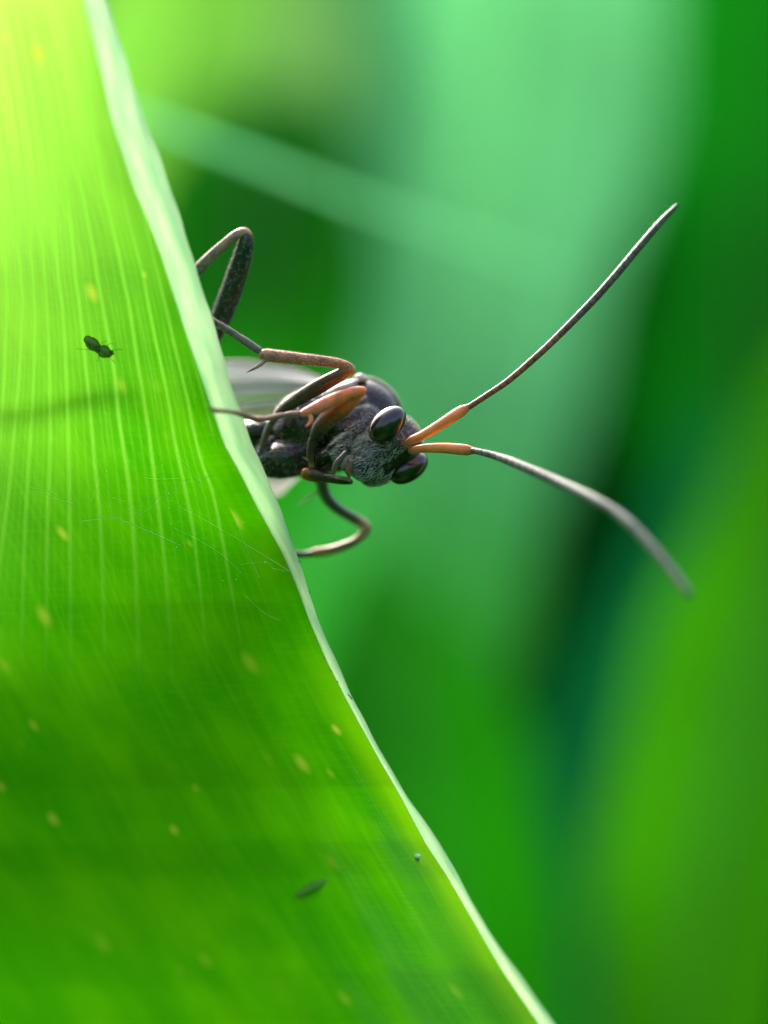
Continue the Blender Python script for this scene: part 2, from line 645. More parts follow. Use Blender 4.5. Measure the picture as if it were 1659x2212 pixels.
M_spur = cuticle('spur_pale', [(0, (0.30, 0.22, 0.18)), (0.6, (0.34, 0.20, 0.16)), (1, (0.10, 0.05, 0.03))], rough=0.4)
M_palp = cuticle('palp', [(0, (0.06, 0.045, 0.03)), (1, (0.16, 0.12, 0.08))], rough=0.45)
M_legd = cuticle('leg_blur_femur', [(0, (0.11, 0.08, 0.05)), (0.35, (0.07, 0.08, 0.085)), (0.85, (0.12, 0.10, 0.085)), (1, (0.42, 0.20, 0.11))], rough=0.3)
M_legd2 = cuticle('leg_blur_tibia', [(0, (0.46, 0.22, 0.12)), (0.5, (0.26, 0.17, 0.09)), (0.85, (0.50, 0.20, 0.08)), (1, (0.44, 0.17, 0.07))], rough=0.35)
M_wing = wing_material('wing_membrane', (0.40, 0.34, 0.37), 0.30)
M_wing_brown = wing_material('wing_membrane_smoky', (0.24, 0.19, 0.15), 0.30)
M_wing_vein = simple('wing_vein', (0.16, 0.06, 0.06), rough=0.4)
M_leaf = near_leaf_material()
M_rim = rim_material()
M_vein = vein_material()


# ------------------------------------------------------------------ ground and foliage behind
def grid_faces(nr, nc):
    return [(i * nc + j, i * nc + j + 1, (i + 1) * nc + j + 1, (i + 1) * nc + j) for i in range(nr - 1) for j in range(nc - 1)]


def build_ground():
    m, N, L, out = new_mat('ground_soil')
    tc = N.new('ShaderNodeTexCoord')
    nz = noise(N, L, 9, 6, tc.outputs['Object'])
    c = ramp(N, L, nz.outputs[0], [(0.3, (0.02, 0.05, 0.01)), (0.55, (0.04, 0.12, 0.02)), (0.75, (0.07, 0.06, 0.03))])
    pb = N.new('ShaderNodeBsdfPrincipled')
    L.new(c.outputs[0], pb.inputs['Base Color'])
    pb.inputs['Roughness'].default_value = 0.9
    L.new(pb.outputs[0], out.inputs[0])
    # finer near the plant, one sheet out to the horizon
    xs = np.concatenate([[-200, -60, -20, -6], np.linspace(-2, 2, 41), [6, 20, 60, 200]])
    V = [(x, y, -0.62 + (0.012 * math.sin(7 * x) * math.cos(9 * y) if abs(x) < 2 and abs(y) < 2 else 0)) for y in xs for x in xs]
    g = make('ground', V, grid_faces(len(xs), len(xs)), m, scale=1.0)
    g['kind'] = 'structure'


build_ground()


def strap_leaf(label, pts, mat, fold=0.25, curl=0.0, roll=0.0, tip=True, group=None, name='broad_leaf', rib=True, yaw=0.0):
    """blurred leaf behind: pts = (x, y, depth, half width) along the midrib; cross-section a shallow V"""
    a = np.array([[*P(x, y, d), w * K * (DIST + d) / DIST] for x, y, d, w in pts])
    n, nc = 40, 13
    s = spline(a, n)
    c, w = s[:, :3], s[:, 3]
    t = np.gradient(c, axis=0)
    t /= np.linalg.norm(t, axis=1)[:, None]
    view = np.array([math.sin(yaw), -math.cos(yaw), 0.0])
    side = np.cross(t, view)
    side /= np.linalg.norm(side, axis=1)[:, None]
    nrm = np.cross(side, t)
    if nrm[:, 1].mean() > 0:
        nrm = -nrm
    cr, sr = math.cos(roll), math.sin(roll)
    s2 = side * cr + nrm * sr
    n2 = nrm * cr - side * sr
    V, U = [], []
    root = empty(name, c[0] if c[0][2] < c[-1][2] else c[-1], label, 'leaf', group)
    for i in range(n):
        for j in range(nc):
            u = -1 + 2 * j / (nc - 1)
            wob = 1 + 0.04 * math.sin(i * 0.7 + 2 * u)
            V.append(c[i] + s2[i] * u * w[i] * wob + n2[i] * (fold * abs(u) ** 1.5 + curl * u) * w[i])
            U.append((u, i / n))
    make('blade', V, grid_faces(n, nc), mat, root, uv=U)
    if rib:
        q = c - n2 * 0.0
        Vr, Fr, tr = tube_data(q, np.maximum(w * 0.03, 0.15), 8)
        make('midrib', Vr, Fr, M_rib_far, root)
    return root


M_rib_far = leaf_far('far_midrib', (0.18, 0.42, 0.10), (0.3, 0.6, 0.12), 0.1, 0.4, 0.4)
M_mint = leaf_far('leaf_waxy_mint', (0.12, 0.54, 0.22), (0.09, 0.38, 0.12), 0.18, 0.45, 0.45, base=(0.03, 0.38, 0.012))
M_green = leaf_far('leaf_mid_green', (0.022, 0.30, 0.002), (0.022, 0.40, 0.0006), 0.02, 0.5, 0.5)
M_vivid = leaf_far('leaf_vivid_green', (0.055, 0.38, 0.001), (0.08, 0.50, 0.0005), 0.02, 0.5, 0.55)
M_dark = leaf_far('leaf_dark_green', (0.002, 0.10, 0.002), (0.001, 0.13, 0.001), 0.03, 0.5, 0.5)
M_deep = leaf_far('leaf_deep_green', (0.012, 0.17, 0.003), (0.012, 0.22, 0.001), 0.03, 0.5, 0.5)
M_teal = leaf_far('leaf_teal', (0.001, 0.11, 0.038), (0.001, 0.13, 0.032), 0.04, 0.45, 0.4)
M_lime = leaf_far('leaf_lime', (0.17, 0.52, 0.045), (0.20, 0.56, 0.035), 0.10, 0.5, 0.5)
M_dry = leaf_far('leaf_greyish', (0.095, 0.24, 0.07), (0.095, 0.24, 0.06), 0.12, 0.5, 0.4)
M_grass = leaf_far('grass_pale', (0.12, 0.44, 0.20), (0.12, 0.44, 0.18), 0.1, 0.4, 0.35)

strap_leaf('wide waxy mint-green leaf, out of focus behind the raised antenna',
           [(1180, -700, 172, 420), (1130, -200, 174, 360), (1090, 250, 175, 330), (1010, 650, 174, 300), (930, 950, 171, 300), (860, 1250, 166, 300), (800, 1600, 160, 220), (760, 1900, 154, 90)],
           M_mint, fold=0.22, roll=-0.1)
strap_leaf('blurred dark green leaf standing upright beyond the mint-green leaf',
           [(1650, 1600, 215, 60), (1640, 1200, 225, 190), (1630, 800, 230, 230), (1640, 300, 235, 240), (1680, -300, 235, 220), (1720, -900, 230, 120)],
           M_dark, fold=0.2, roll=0.2)
strap_leaf('vivid green leaf leaning up out of the dark gap, out of focus',
           [(1380, 2900, 95, 120), (1470, 2300, 100, 190), (1540, 1800, 105, 245), (1660, 1350, 112, 230), (1800, 900, 120, 150), (1900, 600, 125, 60)],
           M_vivid, fold=0.15, roll=0.15)
strap_leaf('mid green leaf rising behind the thin end of the leaf margin, out of focus',
           [(1100, 2800, 105, 190), (1010, 2300, 110, 240), (950, 1900, 115, 250), (900, 1650, 118, 240), (860, 1450, 122, 180), (820, 1300, 126, 90), (800, 1200, 128, 30)],
           M_green, fold=0.2, roll=-0.2)
strap_leaf('deep green blurred leaf in shade behind the hind leg',
           [(300, 1500, 140, 160), (400, 1100, 140, 260), (520, 750, 138, 270), (560, 450, 140, 240), (560, 200, 145, 120)],
           M_deep, fold=0.2, roll=0.1)
strap_leaf('lime green blurred leaf above the pale grass blade',
           [(80, 480, 150, 120), (260, 300, 155, 200), (370, 100, 160, 190), (420, -200, 165, 170), (440, -600, 170, 80)],
           M_lime, fold=0.2, roll=0.0)
strap_leaf('dull greyish green leaf hanging beside the lime green one, out of focus',
           [(640, -700, 185, 100), (640, -300, 185, 150), (650, 50, 188, 150), (660, 330, 190, 110), (670, 520, 192, 30)],
           M_dry, fold=0.2, roll=0.0)
strap_leaf('blurred bluish green leaf in the dark gap between two brighter leaves',
           [(1180, 3000, 170, 200), (1220, 2400, 175, 260), (1290, 2000, 178, 250), (1380, 1600, 182, 190), (1500, 1200, 188, 120), (1560, 900, 190, 30)],
           M_teal, fold=0.2, roll=0.1)
strap_leaf('thin pale grass blade slanting behind the hind leg, out of focus',
           [(120, 200, 36, 9), (340, 268, 39, 10), (560, 350, 43, 10), (800, 445, 48, 8), (1000, 515, 54, 6), (1250, 600, 60, 2)],
           M_grass, fold=0.3, name='grass_blade', rib=False)


def build_thicket():
    """the mass of leaves further back that closes the view: one mesh of folded leaflets"""
    n = 7000
    V, F = [], []
    rng = np.random.default_rng(5)
    for i in range(n + 5000):
        if i < n:
            y = rng.uniform(330, 760)
            x = rng.uniform(-620, 620)
            z = rng.uniform(-600, 215) if y > 420 else rng.uniform(-600, -60)
        else:                                  # unseen growth added at the sides and behind the camera to shade the front
            az = rng.uniform(-0.15, math.pi + 0.15)
            rr = rng.uniform(420, 900)
            x, y = rr * math.cos(az), -100 - rr * math.sin(az)
            z = rng.uniform(-600, 150)
        L_ = rng.uniform(50, 120)
        w = L_ * rng.uniform(0.16, 0.28)
        d = np.array([rng.normal(0, 0.5), rng.normal(-0.2, 0.5), rng.normal(0.5, 0.5)])
        d /= np.linalg.norm(d)
        s = np.cross(d, rng.normal(0, 1, 3))
        s /= np.linalg.norm(s)
        nn = np.cross(s, d)
        o = np.array([x, y, z])
        k = len(V)
        for f, ww in ((0, 0.15), (0.35, 1.0), (0.7, 0.75), (1.0, 0.05)):
            cc = o + d * L_ * (f - 0.5) - nn * L_ * 0.25 * f * f
            V += [cc - s * w * ww + nn * w * 0.3 * ww, cc, cc + s * w * ww + nn * w * 0.3 * ww]
        for r in range(3):
            for c in range(2):
                b = k + r * 3 + c
                F.append((b, b + 1, b + 4, b + 3))
    o = make('foliage', V, F, M_thicket)
    o['kind'] = 'stuff'
    tag(o, 'dark mass of out of focus leaves closing the view behind everything', 'foliage')


M_thicket = leaf_far('thicket_leaf', (0.005, 0.22, 0.010), (0.006, 0.34, 0.006), 0.02, 0.5, 0.5)
build_thicket()


# ------------------------------------------------------------------ the leaf the wasp clings to
OUTER = [(-120, -1400), (60, -600), (170, -200), (228, 0), (249, 67), (275, 141), (308, 249), (337, 322), (366, 410), (393, 480), (416, 557), (442, 648), (464, 710),
         (493, 810), (518, 885), (543, 960), (573, 1026), (603, 1091), (638, 1189), (648, 1221), (668, 1283), (684, 1335), (723, 1417), (762, 1509),
         (801, 1586), (840, 1654), (886, 1728), (949, 1821), (1005, 1922), (1054, 2007), (1125, 2108), (1192, 2205), (1330, 2400), (1600, 2750), (1900, 3150)]
INNER = [(-170, -1400), (15, -600), (122, -200), (179, 0), (202, 88), (220, 167), (236, 243), (263, 331), (290, 410), (319, 478), (349, 557), (378, 648), (398, 710),
         (432, 810), (452, 871), (484, 960), (520, 1026), (554, 1094), (606, 1189), (624, 1228), (648, 1289), (667, 1340), (702, 1422), (743, 1503),
         (777, 1566), (817, 1638), (866, 1723), (916, 1818), (962, 1887), (1010, 1970), (1083, 2095), (1160, 2207), (1290, 2410), (1550, 2765), (1840, 3160)]
o_arr, i_arr = np.array(OUTER, float), np.array(INNER, float)


def outer_x(fy):
    return np.interp(fy, o_arr[:, 1], o_arr[:, 0])


def inner_x(fy):
    return np.interp(fy, i_arr[:, 1], i_arr[:, 0])


def edge_depth(fy):
    return np.interp(fy, [-1400, -300, 0, 300, 600, 900, 1100, 1300, 1700, 1900, 2212, 3160], [-12, -6.5, -5.2, -4.0, -3.0, -2.2, -1.4, -0.5, -0.2, 0.5, 2.2, 9.0])


def sstep(x, a, b):
    t = np.clip((x - a) / (b - a), 0, 1)
    return t * t * (3 - 2 * t)


def blade_depth(fx, fy):
    """depth of the blade's surface: level where the veins are sharp, bowing forward above and below"""
    d = np.maximum(inner_x(fy) - fx, 0.0)
    e = edge_depth(fy)
    mid = -0.1 - 8.8 * sstep(-fy, -600, 500)        # target depth of the blade away from the margin
    hollow = -8.0 * sstep(fy, 950, 2150) - 4.0 * sstep(fy, 1800, 3100)
    tgt = mid + hollow
    a = 1 - np.exp(-d / (190.0 + 260.0 * sstep(fy, 1000, 1700)))
    lean = -4.5 * sstep(d, 260, 1200) * (1 - sstep(fy, 900, 1500))
    ripple = 0.05 * np.sin(d / 23.0) * np.exp(-d / 500)
    return e * (1 - a) + tgt * a + lean + ripple


def build_leaf():
    root = empty('strap_leaf', P(900, 2600, 4), 'large bright green ribbed leaf with a pale rolled margin that the wasp clings to', 'leaf')
    # rolled margin: a solid rounded band, its face turned to the open side
    Vm, Um = [], []
    rws = np.concatenate([np.linspace(-1400, -150, 20), np.linspace(-130, 2330, 260), np.linspace(2380, 3150, 12)])
    prof = []
    for k in range(9):                                     # front face, inner to outer
        u = k / 8
        prof.append((u, 0.55 * u ** 1.6 - 0.16 * math.sin(math.pi * u) * 1.2))
    for u, dpt in ((1.02, 0.62),):
        prof.append((u, dpt))
    for fy in rws:
        xo, xi = outer_x(fy), inner_x(fy)
        wob = 1.2 * math.sin(fy * 0.021) + 0.8 * math.sin(fy * 0.057 + 1)
        w = xo - xi
        e = float(edge_depth(fy))
        for u, dpt in prof:
            Vm.append(P(xi + u * w + (wob if u > 0.9 else 0), fy, e + dpt * w * K * 1.15))
            Um.append((u * w * K, fy * K))
    nc = len(prof)
    Fm = []
    for i in range(len(rws) - 1):
        for j in range(nc - 1):
            k = j + 1
            Fm.append((i * nc + j, i * nc + k, (i + 1) * nc + k, (i + 1) * nc + j))
    mg = make('margin', Vm, Fm, M_rim, root, uv=Um)
    # tiny dark bristles and grains along the margin
    for fx, fy, a, l in ((700, 1420, 0.2, 6), (714, 1447, 0.3, 7), (729, 1472, -0.2, 5), (752, 1500, 0.8, 12), (757, 1506, 0.1, 9), (668, 1278, 0.0, 5), (646, 1211, 0.3, 7)):
        e = float(edge_depth(fy)) - 0.06
        c = np.array([P(fx, fy, e), P(fx + l * math.sin(a + 0.6) * 0.7, fy + l * 0.7, e - 0.04)])
        Vb, Fb, _ = tube_data(spline(c, 4), np.array([0.014, 0.016, 0.012, 0.006]), 6)
        make('bristle', Vb, Fb, M_speck, mg)

    # lengthwise veins, each a raised cord half sunk into the blade
    def zt(l):
        return [ZT.f(*p) for p in l]

    def z6(l):
        return [Z6.f(*p) for p in l]
    veins = [
        (zt([(880, 800), (940, 1100), (1020, 1370), (1065, 1600), (1130, 1900)]) + z6([(1165, 0), (1230, 270), (1300, 580), (1370, 860), (1440, 1200), (1500, 1420), (1600, 1750)]), 5.0),
        (zt([(640, 300), (720, 620), (800, 950), (870, 1250), (930, 1550), (1000, 1820)]) + z6([(1055, 0), (1120, 350), (1190, 680), (1240, 920), (1290, 1230), (1370, 1600), (1440, 2000)]), 5.5),
        (zt([(470, 0), (540, 300), (600, 550), (670, 900), (730, 1200), (790, 1500), (870, 1850)]) + z6([(905, 0), (960, 270), (1010, 620), (1050, 850), (1100, 1180), (1140, 1500), (1190, 1900), (1230, 2300)]), 6.5),
        (zt([(280, 0), (350, 250), (420, 500), (490, 800), (560, 1150), (620, 1500), (690, 1850)]) + z6([(715, 0), (770, 300), (800, 470), (840, 700), (880, 1080), (930, 1400), (960, 1650), (990, 2000), (1010, 2400)]), 7.5),
        (zt([(240, 0), (330, 400), (400, 700), (430, 900), (480, 1250), (510, 1550), (540, 1850)]) + z6([(555, 0), (595, 300), (630, 650), (660, 950), (700, 1400), (730, 1700), (750, 2050), (765, 2500)]), 6.0),
        (zt([(150, 0), (230, 450), (320, 1000), (370, 1350), (400, 1700)]) + z6([(430, 0), (465, 300), (485, 650), (500, 1050), (510, 1500), (515, 1900), (520, 2400)]), 6.5),
        (zt([(60, 0), (160, 500), (250, 1100), (290, 1500)]) + z6([(325, -50), (355, 400), (368, 900), (370, 1300), (350, 1800), (345, 2400)]), 6.0),
        (zt([(20, 300), (130, 900), (200, 1500)]) + z6([(240, 0), (258, 300), (250, 700), (235, 1050), (205, 1500), (180, 2000), (165, 2500)]), 5.5),
        (zt([(-40, 600), (60, 1200), (120, 1700)]) + z6([(165, 150), (160, 350), (145, 700), (110, 1100), (70, 1550), (20, 1950), (-20, 2300)]), 5.5),
        (zt([(-100, 900), (-10, 1500)]) + z6([(50, 100), (40, 500), (25, 900), (-20, 1400), (-90, 1900)]), 5.0),
        (z6([(985, 0), (1030, 300), (1090, 600), (1140, 850), (1180, 1150)]), 2.6),
        (z6([(830, 20), (880, 400), (915, 620)]), 2.4),
        (z6([(1180, 260), (1240, 560), (1300, 850), (1350, 1100)]), 2.4),
        (z6([(1330, 480), (1400, 760), (1470, 1000)]), 2.2),
        (z6([(700, 500), (745, 800), (790, 1150), (820, 1400)]), 2.4),
        (z6([(1380, 500), (1450, 720), (1540, 1060), (1600, 1300)]), 3.2),
        (z6([(430, 900), (440, 1300), (430, 1700)]), 2.0),
        (z6([(300, 1150), (285, 1450), (270, 1750)]), 2.0),
    ]
    # blade, its tissue paler where a vein runs through it
    vl = []
    for k, (pts, w) in enumerate(veins[:10]):
        (x0, y0), (x1, y1) = pts[-2], pts[-1]
        g = 0.6 * (x1 - x0) / (y1 - y0)
        pts += [(x1 + g * (yy - y1), yy) for yy in (1500,) if yy > y1 + 80]
    for pts, w in veins:
        q = spline(np.array([(x, y, 0.0) for x, y in pts]), 200)
        o_ = np.argsort(q[:, 1])
        vl.append((q[o_, 1], q[o_, 0], w))
    for a_, b_ in zip(vl[:9], vl[1:10]):                  # finer veins between the main ones
        yy = np.linspace(max(a_[0][0], b_[0][0]), min(a_[0][-1], b_[0][-1]), 120)
        for f_ in (0.33, 0.66):
            vl.append((yy, (1 - f_) * np.interp(yy, a_[0], a_[1]) + f_ * np.interp(yy, b_[0], b_[1]), 1.8))
    rows = np.concatenate([np.linspace(-1400, -150, 24), np.linspace(-130, 2330, 400), np.linspace(2380, 3150, 14)])
    ds = np.concatenate([[-1.5], np.linspace(0, 1260, 540), np.linspace(1290, 2600, 16)])[::-1]
    V, U, A = [], [], []
    for fy in rows:
        fx = inner_x(fy) - ds
        y = blade_depth(fx, np.full(len(fx), fy)) + np.where(ds < 0, 0.02, 0)
        sc = K * (DIST + y) / DIST
        V.append(np.stack([(fx - 829.5) * sc, y, -(fy - 1106.0) * sc], 1))
        U.append(np.stack([ds * K, np.full(len(ds), fy * K)], 1))
        a = np.zeros(len(ds))
        for vy, vx, w in vl:
            if vy[0] <= fy <= vy[-1]:
                end = min(1.0, (fy - vy[0]) / 60, (vy[-1] - fy) / 60)
                a = np.maximum(a, end * np.exp(-((fx - np.interp(fy, vy, vx)) / (0.45 * w + 0.6)) ** 2) * min(1.0, w / 5))
        A.append(a * (1 - 0.97 * sstep(fy, 850, 1500)))
    make('blade', np.vstack(V), grid_faces(len(rows), len(ds)), M_leaf, root, uv=np.vstack(U), attrs={'vein': np.concatenate(A)})

    for pts, w in veins:
        s = spline(np.array([(x, y, 0.0) for x, y in pts]), 110)
        c = np.array([P(x, y, float(blade_depth(x, y)) + 0.01) for x, y, _ in s])
        c[:, 0] += 0.012 * np.sin(np.arange(110) * 0.9)
        tt = np.linspace(0, 1, 110)
        r = 0.42 * w * K * (0.25 + 0.75 * np.minimum(1, np.minimum(tt * 4, (1 - tt) * 2.2))) * (1 + 0.12 * np.sin(np.arange(110) * 1.7))
        Vv, Fv, _ = tube_data(c, r, 8)
        make('vein', Vv, Fv, M_vein, root)
    return root


M_speck = simple('dark_speck', (0.05, 0.05, 0.03), rough=0.7)
build_leaf()


# ------------------------------------------------------------------ silk, droplets and the midge on the leaf
M_silk = wing_material('silk', (0.90, 1.0, 0.80), 0.5)
M_drop = simple('tiny_droplet', (0.55, 0.80, 0.45), rough=0.15, coat=0.6)
M_midge = wing_material('midge', (0.06, 0.09, 0.03), 0.30)
M_midge_leg = wing_material('midge_leg', (0.08, 0.14, 0.03), 0.2)


def build_silk():
    root = empty('spider_silk', P(*ZW.f(520, 400), 0), 'fine pale spider silk strung over the face of the ribbed leaf', 'silk')

    def on(x, y, lift):
        fx, fy = ZW.f(x, y)
        b = float(blade_depth(fx, fy))
        return P(fx, fy, min(b - 0.05, lift))
    lines = [
        ([(520, 402), (620, 437), (720, 478), (825, 523)], 3.6, -0.5),
        ([(825, 523), (935, 575)], 2.0, -0.4),
        ([(520, 402), (450, 415), (340, 430)], 2.6, -0.7),
        ([(620, 352), (690, 398)], 2.4, -0.5),
        ([(930, 340), (1080, 420), (1270, 528), (1330, 568)], 1.3, -0.4),
        ([(1330, 568), (1450, 640), (1595, 730)], 3.0, -0.5),
        ([(1275, 440), (1325, 565), (1370, 670), (1412, 770)], 2.0, -0.5),
        ([(900, 470), (1050, 545), (1200, 640), (1300, 738)], 1.3, -0.4),
        ([(1300, 690), (1450, 675), (1500, 715), (1595, 732)], 1.4, -0.5),
        ([(1330, 880), (1440, 980), (1540, 1030)], 1.2, -0.5),
        ([(40, 228), (110, 238), (190, 265)], 2.4, -1.0),
        ([(130, 288), (200, 298), (285, 320)], 2.4, -1.0),
        ([(900, 5), (950, 60), (1000, 112)], 1.6, -0.9),
        ([(510, 350), (530, 290), (600, 310)], 1.6, -0.7),
        ([(680, 402), (760, 345), (800, 310)], 1.6, -0.6),
        ([(720, 165), (800, 175), (930, 172)], 1.4, -0.6),
        ([(400, 310), (425, 240), (450, 170)], 1.6, -0.8),
    ]
    for pts, w, lift in lines:
        c = spline(np.array([on(x, y, lift) for x, y in pts]), 18)
        r = np.full(18, 0.5 * w * 0.35807 * K)
        V, F, _ = tube_data(c, r, 6)
        make('strand', V, F, M_silk, root)
    # the thicker shrivelled strand
    c = spline(np.array([on(x, y, -0.6) for x, y in [(540, 390), (600, 355), (660, 318), (720, 298), (830, 288), (880, 255), (950, 190), (1050, 175), (1135, 152)]]), 50)
    r = np.interp(np.linspace(0, 1, 50), [0, 0.2, 0.35, 0.6, 0.9, 1], [3, 6, 9, 9, 10, 13]) * 0.35807 * K * 0.5 * (1 + 0.25 * np.sin(np.arange(50) * 1.3))
    V, F, _ = tube_data(c, r, 8)
    make('shed_skin', V, F, M_shed, root)
    for x, y, r in ((1050, 193, 9), (868, 262, 9), (880, 447, 5), (882, 305, 4), (865, 350, 7), (965, 362, 5), (1008, 372, 3), (1450, 676, 8), (1500, 716, 4), (1275, 780, 5),
                    (1192, 788, 4), (1318, 435, 3), (915, 585, 6), (493, 126, 4), (825, 92, 4), (928, 430, 3), (1225, 663, 4), (1300, 738, 4), (718, 163, 3)):
        q = on(x, y, -0.65)
        rr = r * 0.35807 * K * 0.5
        V, F, _ = tube_data(np.array([q - [0, 0, rr * 0.2], q + [0, 0, rr * 0.2]]), np.array([rr, rr]), 8)
        make('bead', V, F, M_drop, root)


M_shed = wing_material('shed_skin', (0.65, 0.95, 0.35), 0.86)
build_silk()


def build_midge():
    def on(x, y, up=0.0):
        fx, fy = Z6.f(x, y)
        return P(fx, fy, float(blade_depth(fx, fy)) - up)
    root = empty('midge', on(730, 530), 'tiny dark midge resting on the ribbed leaf between two pale veins', 'insect')

    def seg(name, a, b, ra, rb, up, mat=M_midge, n=14):
        c = spline(np.array([on(*a, up), on(*b, up)]), n)
        u = np.linspace(0, 1, n)
        r = (ra * (1 - u) + rb * u) * 1.2 * (0.45 + 0.55 * np.sin(math.pi * np.clip(u * 0.86 + 0.07, 0, 1)) ** 0.6) * 0.29298 * K
        V, F, _ = tube_data(c, r, 14)
        return make(name, V, F, mat, root)
    seg('abdomen', (648, 478), (722, 545), 40, 36, 0.16)
    seg('thorax', (735, 550), (800, 580), 42, 38, 0.18)
    seg('head', (815, 570), (830, 578), 18, 16, 0.16)
    for pts in ([(700, 555), (640, 550), (560, 543)], [(790, 600), (820, 620), (850, 650)], [(780, 530), (810, 505), (835, 512)], [(815, 556), (860, 548), (905, 552)], [(735, 590), (725, 615), (718, 640)], [(740, 520), (760, 495), (790, 488)]):
        c = spline(np.array([on(*pts[0], 0.12), on(*pts[1], 0.13), on(*pts[2], 0.02)]), 10)
        V, F, _ = tube_data(c, np.full(10, 3.2 * 0.29298 * K * 0.5), 6)
        make('leg', V, F, M_midge_leg, root)
    # wings folded flat over the abdomen
    for s in (-1, 1):
        pts = [(770, 560), (720, 540 + s * 22), (650, 500 + s * 26), (620, 470 + s * 10), (700, 520)]
        V = [on(x, y, 0.34) for x, y in pts]
        make('wing', V, [(0, 1, 2), (0, 2, 3), (0, 3, 4)], M_midge_wing, root)


M_midge_wing = wing_material('midge_wing', (0.08, 0.14, 0.04), 0.6)
build_midge()


def small_lump(name, fx, fy, r, mat, label, cat, stretch=(1.0, 0.0)):
    """a small rounded body lying on the blade, following its surface"""
    n = 12
    u = np.linspace(-1, 1, n)
    c = []
    for k in u:
        x, y = fx + k * r * stretch[0] / K * math.cos(stretch[1]), fy - k * r * stretch[0] / K * math.sin(stretch[1])
        c.append(P(x, y, float(blade_depth(x, y)) - r * 0.25))
    rad = r * np.sqrt(np.maximum(0.04, 1 - u ** 2)) * (1 + 0.08 * np.sin(5 * u))
    V, F, _ = tube_data(np.array(c), rad, 14)
    return tag(make(name, V, F, mat), label, cat)


small_lump('water_droplet', 902, 1850, 0.09, M_drop, 'tiny pale droplet on the leaf just inside its pale margin', 'droplet')
small_lump('seed_husk', 672, 1918, 0.14, wing_material('husk', (0.16, 0.26, 0.01), 0.55), 'small brownish husk stuck low on the ribbed leaf', 'husk', (4.0, 0.5))


# ------------------------------------------------------------------ the wasp
wasp = empty('parasitic_wasp', P(*Z1.f(700, 1560), 2.0), 'black wasp with orange and brown legs and orange antenna bases, peering round the leaf margin', 'wasp')


def orth(u, v):
    v = v - u * np.dot(u, v)
    return v / np.linalg.norm(v)


# head axes: HU mouth to crown, HN out of the face, HL towards the upper eye
HU = np.array([0.80, 0.30, 0.55])
HU /= np.linalg.norm(HU)
N0 = orth(HU, np.array([0, -1.0, 0]))
L0 = np.cross(HU, N0)
if L0[2] < 0:
    L0 = -L0
be = math.radians(21)
HN = math.cos(be) * N0 - math.sin(be) * L0
HL = math.cos(be) * L0 + math.sin(be) * N0
HC = Z2.p(1068, 982, 0.45)


def hp(u, l, n):
    return HC + HU * u + HL * l + HN * n


def ellipsoid(c, ax, rad, nu=40, nv=28, power=1.0):
    V, F = [], []
    A = np.array(ax)
    for i in range(nv + 1):
        th = math.pi * i / nv
        for j in range(nu):
            ph = 2 * math.pi * j / nu
            d = np.array([math.sin(th) * math.cos(ph), math.sin(th) * math.sin(ph), math.cos(th)])
            if power != 1.0:
                d = np.sign(d) * np.abs(d) ** power
            V.append(c + (d * rad) @ A)
    for i in range(nv):
        for j in range(nu):
            k = (j + 1) % nu
            F.append((i * nu + j, (i + 1) * nu + j, (i + 1) * nu + k, i * nu + k))
    return V, F


def img_axes(ang, tilt=0.0):
    """axes with the first along an image angle (degrees, anticlockwise), leaning away by tilt"""
    a, t = math.radians(ang), math.radians(tilt)
    x = np.array([math.cos(a) * math.cos(t), math.sin(t), math.sin(a) * math.cos(t)])
    z = np.array([-math.sin(a), 0, math.cos(a)])
    return [x, np.cross(z, x), z]


